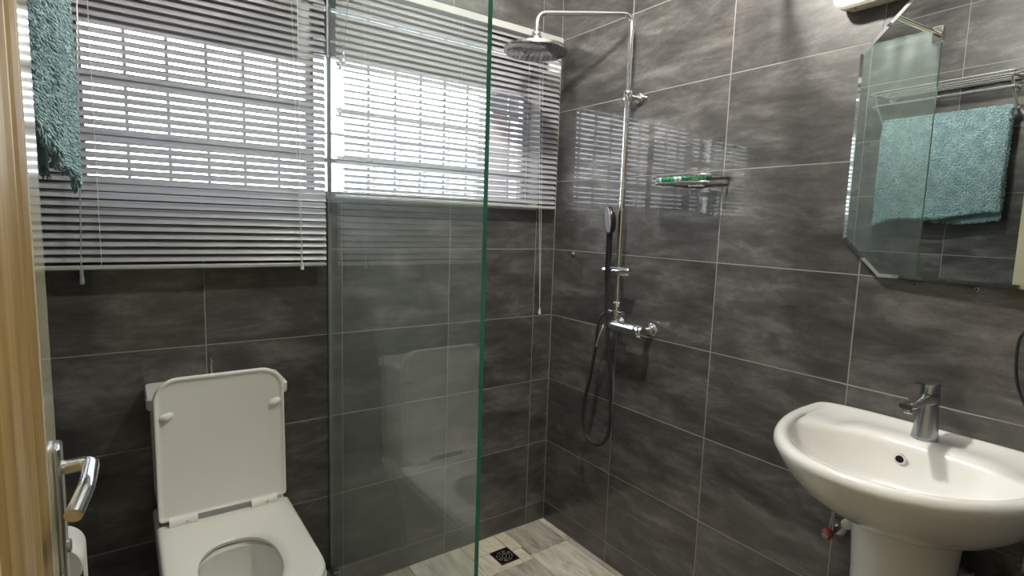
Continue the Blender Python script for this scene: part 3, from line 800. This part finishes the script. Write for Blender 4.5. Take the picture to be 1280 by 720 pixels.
obj('wall_plate', bx((-.0005, -.775, SZ-.008), (-.006, -.71, SZ+.028)), WIRE, sk, bevel=.002)
tb = thing('green_tube', 'green tube with a white cap lying in the wire soap basket', 'tube', (-.06, -.69, SZ+.005))
R_ = []
for yy, a, b in [(-.652, .015, .014), (-.66, .0155, .0145), (-.70, .0165, .0135), (-.74, .018, .009), (-.765, .019, .003)]:
    R_.append([Vector((-.062+a*math.cos(t), yy, SZ+.0175+b*math.sin(t))) for t in [2*PI*k/20 for k in range(20)]])
obj('body', rings(BM(), R_), GREEN, tb, True)
obj('cap', tube(BM(), [(-.062, -.638, SZ+.0175), (-.062, -.651, SZ+.0175)], [.0125, .0135], 18), LABELW, tb, True)
obj('label_band', rings(BM(), [[Vector((-.062+(a+.0005)*math.cos(t), yy, SZ+.0175+(b+.0005)*math.sin(t))) for t in [2*PI*k/20 for k in range(20)]] for yy, a, b in [(-.708, .0167, .0131), (-.74, .018, .009)]]), LABELW, tb, True)
pk = obj('soap_packet', rings(BM(), [[Vector((-.06+x, yy, SZ+.016+z)) for x, z in rrect(-w_, w_, -h, h, .005, 3)] for yy, w_, h in [(-.775, .018, .003), (-.780, .024, .010), (-.80, .026, .013), (-.822, .025, .012), (-.829, .018, .004)]]), GREEN_D, None, True)
setp(pk, 'dark green soap packet at the right end of the wire basket', 'soap')

# ------------------------------------------------------------------ towel rail and towel on the left wall
tr = thing('towel_rack', 'two-tier chrome towel rack on the left wall, seen in the mirror', 'towel rack', (XL, -.76, 2.0))
RY0, RY1 = -1.062, -.455
for yy in (RY0+.03, RY1-.03):
    e = obj('end_bracket', tube(BM(), fillet([(XL+.001, yy, 1.93), (XL+.06, yy, 1.945), (XL+.082, yy, 1.957), (XL+.15, yy, 2.03), (XL+.18, yy, 2.09), (XL+.001, yy, 2.095)], .012, 4), .006, 10), CHROME, tr, True)
    obj('wall_flange', lathe(BM(), (XL, yy, 1.93), [(.02, .0005), (.02, .006), (.01, .01)], 'x', 18), CHROME, e, True)
    obj('wall_flange', lathe(BM(), (XL, yy, 2.095), [(.02, .0005), (.02, .006), (.01, .01)], 'x', 18), CHROME, e, True)
obj('shelf_rim', closed(BM(), [Vector((x, y, 2.098)) for x, y in rrect(XL+.02, XL+.20, RY0, RY1, .03, 5)], .0062, 10), CHROME, tr, True)
for k in range(3):
    obj('shelf_rod', cyl((XL+.06+.045*k, RY0+.004, 2.096), (XL+.06+.045*k, RY1-.004, 2.096), .004, 10), CHROME, tr, True)
obj('lower_rail', tube(BM(), fillet([(XL+.11, RY0+.02, 2.02), (XL+.165, RY0+.005, 2.04), (XL+.165, RY1-.005, 2.04), (XL+.11, RY1-.02, 2.02)], .02, 5), .0055, 10), CHROME, tr, True)
obj('towel_rail', cyl((XL+.082, RY0+.02, 1.957), (XL+.082, RY1-.02, 1.957), .006, 12), CHROME, tr, True)

tw = thing('bath_towel', 'fluffy teal towel folded over the rail at the left wall', 'towel', (XL+.082, -.75, 1.45))
TY0, TY1 = -1.012, -.498
def twp(u, v, off=0.0):
    """u along the rail 0..1 (far to near), v over the fold: 0 front hem, 1 back hem"""
    y = TY1 + (TY0-TY1)*u
    zb = 1.456 + .045*u + .008*math.sin(u*9) - .018*math.exp(-(u/.10)**2)      # far corner droops
    zk = 1.462 + .012*math.sin(u*7)
    zt = 1.957; xr = XL+.082; R0 = .011
    lf, lb = zt-zb, zt-zk; arc = PI*R0; Ltot = lf+lb+arc; s = v*Ltot
    wob = .006*math.sin(u*11+1)*min(1, abs(.5-v)*3) + .003*math.sin(u*23)
    if s < lf: p = Vector((xr+R0+wob*.6 + .012*(1-u)*min(1, (lf-s)/.06), y, zb+s)); n = Vector((1, 0, 0))
    elif s < lf+arc:
        a = (s-lf)/R0; p = Vector((xr+R0*math.cos(a), y, zt+R0*math.sin(a))); n = Vector((math.cos(a), 0, math.sin(a)))
    else:
        p = Vector((xr-R0-.006*min(1, (s-lf-arc)/.1)+wob*.4, y, zt-(s-lf-arc))); n = Vector((-1, 0, 0))
    return p + n*off, n
bm = BM(); NU, NV = 40, 70
gridv = {}
for side, off in ((0, .0065), (1, -.004)):
    for i in range(NU+1):
        for j in range(NV+1): gridv[side, i, j] = bm.verts.new(twp(i/NU, j/NV, off + (random.uniform(-.0012, .0012) if side == 0 else 0))[0])
for i in range(NU):
    for j in range(NV):
        bm.faces.new((gridv[0, i, j], gridv[0, i+1, j], gridv[0, i+1, j+1], gridv[0, i, j+1]))
        bm.faces.new((gridv[1, i, j+1], gridv[1, i+1, j+1], gridv[1, i+1, j], gridv[1, i, j]))
for j in range(NV):
    for i in (0, NU): bm.faces.new((gridv[0, i, j], gridv[0, i, j+1], gridv[1, i, j+1], gridv[1, i, j]))
for i in range(NU):
    for j in (0, NV): bm.faces.new((gridv[0, i, j], gridv[1, i, j], gridv[1, i+1, j], gridv[0, i+1, j]))
cl = obj('cloth', bm, TOWEL, tw, True)
# pile: short curled tufts
V, Fc = [], []
base = rootloc(cl)
rnd = random.Random(3)
def tuft(p, n, ln, r):
    d = (n + Vector((rnd.uniform(-.5, .5), rnd.uniform(-.8, .8), rnd.uniform(-.9, .25)))).normalized()
    a = d.cross(Vector((.3, .5, .8))).normalized(); b = d.cross(a)
    bend = Vector((0, rnd.uniform(-.3, .3), -.45))*ln
    i0 = len(V)
    for f_, rr_, bb in ((-.2, .8, 0), (.45, 1.15, .25), (1.0, .75, 1)):
        c_ = p + d*ln*f_ + bend*bb
        for k in range(4):
            t = PI/2*k; V.append(tuple(c_ + (a*math.cos(t) + b*math.sin(t))*r*rr_ - base))
    V.append(tuple(p + d*ln*1.12 + bend*1.1 - base))
    for l in (0, 4):
        for k in range(4): Fc.append((i0+l+k, i0+l+(k+1) % 4, i0+l+4+(k+1) % 4, i0+l+4+k))
    for k in range(4): Fc.append((i0+8+k, i0+8+(k+1) % 4, i0+12))
for _ in range(13000):
    v = rnd.random() if rnd.random() < .25 else rnd.random()*.52
    u = rnd.random()
    p, n = twp(u, v, .006); tuft(p, n, rnd.uniform(.004, .008), rnd.uniform(.0018, .003))
for _ in range(1400):      # fringe along the far and near sides and the hems
    e = rnd.random()
    if e < .35: p, n = twp(0, rnd.random(), rnd.uniform(-.003, .006)); n = Vector((rnd.uniform(-.4, .6), 1, -.2))
    elif e < .65: p, n = twp(1, rnd.random(), rnd.uniform(-.003, .006)); n = Vector((rnd.uniform(-.4, .6), -1, -.2))
    else: p, n = twp(rnd.random(), 0 if rnd.random() < .6 else 1, rnd.uniform(-.003, .006)); n = Vector((rnd.uniform(-.4, .4), 0, -1))
    tuft(p, n.normalized(), rnd.uniform(.005, .009), rnd.uniform(.0013, .0021))
me = bpy.data.meshes.new('pile'); me.from_pydata(V, [], Fc); me.materials.append(TOWEL2)
for p in me.polygons: p.use_smooth = True
pi_ = bpy.data.objects.new('pile', me); C.objects.link(pi_); pi_.parent = tw; pi_['kind'] = 'stuff'

# ------------------------------------------------------------------ toilet roll
rl = thing('toilet_roll', 'white toilet paper roll on the left wall below the door handle', 'toilet roll', (-1.735, -.50, .665))
RX, RZ, RR = -1.740, .665, .050
obj('paper', rings(BM(), [[Vector((RX+r*math.cos(t), yy, RZ+r*math.sin(t))) for t in [2*PI*k/36 for k in range(36)]] for r, yy in
    [(.02, -.555), (RR-.003, -.557), (RR, -.553), (RR, -.455), (RR-.003, -.451), (.02, -.453), (.02, -.555)]], False, False), PAPER, rl, True)
obj('paper_tail', bx((RX+RR-.0016, -.554, RZ-.10), (RX+RR, -.454, RZ)), PAPER, rl)
hld = thing('roll_holder', 'chrome holder carrying the toilet roll on the left wall', 'roll holder', (XL, -.57, .665))
obj('spindle', cyl((RX, -.575, RZ), (RX, -.448, RZ), .006, 12), CHROME, hld, True)
obj('arm', tube(BM(), fillet([(XL+.001, -.575, RZ), (RX, -.575, RZ), (RX, -.56, RZ)], .01, 4), .006, 12), CHROME, hld, True)

# ------------------------------------------------------------------ door, opened inwards against the left wall
dr_ = setp(thing('door_1', 'cream panelled door with varnished moulding, opened against the left wall', 'door', (-1.685, YF+.02, ZF)), kind='structure')
FX, BX = -1.673, -1.71      # face and back of the leaf
obj('stile', bx((BX, -1.100, ZF+.008), (FX, -1.193, 2.1)), CREAML, dr_, bevel=.002)
obj('stile', bx((BX, -1.93, ZF+.008), (FX, YF+.03, 2.1)), CREAML, dr_, bevel=.002)
obj('rail', bx((BX+.001, -1.193, 2.0), (FX-.001, -1.93, 2.1)), CREAML, dr_)
obj('rail', bx((BX+.001, -1.193, ZF+.008), (FX-.001, -1.93, ZF+.2)), CREAML, dr_)
# moulding: stepped profile swept up the leaf
prof = [(-1.193, FX-.001), (-1.200, FX-.0005), (-1.214, FX+.0005), (-1.227, FX-.002), (-1.234, FX-.005), (-1.248, FX-.005), (-1.257, FX-.002), (-1.273, FX-.001), (-1.284, FX-.004), (-1.311, FX-.0045), (-1.328, FX-.001), (-1.367, FX-.0015), (-1.390, FX-.0055), (-1.399, FX-.012)]
bm = BM(); a_ = [bm.verts.new((x, y, ZF+.2)) for y, x in prof] + [bm.verts.new((BX+.008, -1.399, ZF+.2)), bm.verts.new((BX+.008, -1.193, ZF+.2))]
b_ = [bm.verts.new((v.co.x, v.co.y, 2.0)) for v in a_]
for k in range(len(a_)): bm.faces.new((a_[k], a_[(k+1) % len(a_)], b_[(k+1) % len(a_)], b_[k]))
bm.faces.new(a_); bm.faces.new(b_[::-1])
obj('moulding', bm, WOOD, dr_)
obj('panel', bx((BX+.008, -1.399, ZF+.2), (FX-.010, -1.93, 2.0)), CREAM, dr_)
dh = obj('handle_plate', bx((FX-.001, -1.114, .90), (FX+.007, -1.149, 1.125)), CHROME_D, dr_, bevel=.003)
obj('lever_handle', tube(BM(), fillet([(FX+.004, -1.13, 1.095), (FX+.034, -1.13, 1.097), (FX+.031, -1.19, 1.092), (FX+.021, -1.232, 1.080)], .012, 5), .0082, 16), CHROME, dh, True)
obj('key_cylinder', lathe(BM(), (FX+.007, -1.132, 1.0), [(.008, 0), (.008, .003), (.006, .004)], 'x', 14), CHROME_D, dh, True)

# thin black cable at the right edge of the view
cb = obj('cable', tube(BM(), spline([(-.006, -1.645, 1.23), (-.014, -1.612, 1.19), (-.016, -1.608, 1.14), (-.014, -1.615, 1.08), (-.010, -1.635, 1.03), (-.006, -1.66, 1.0)], 6), .003, 8), RUBBER, None, True)
setp(cb, 'thin black cable looping down the tiles at the right edge below the mirror', 'cable')
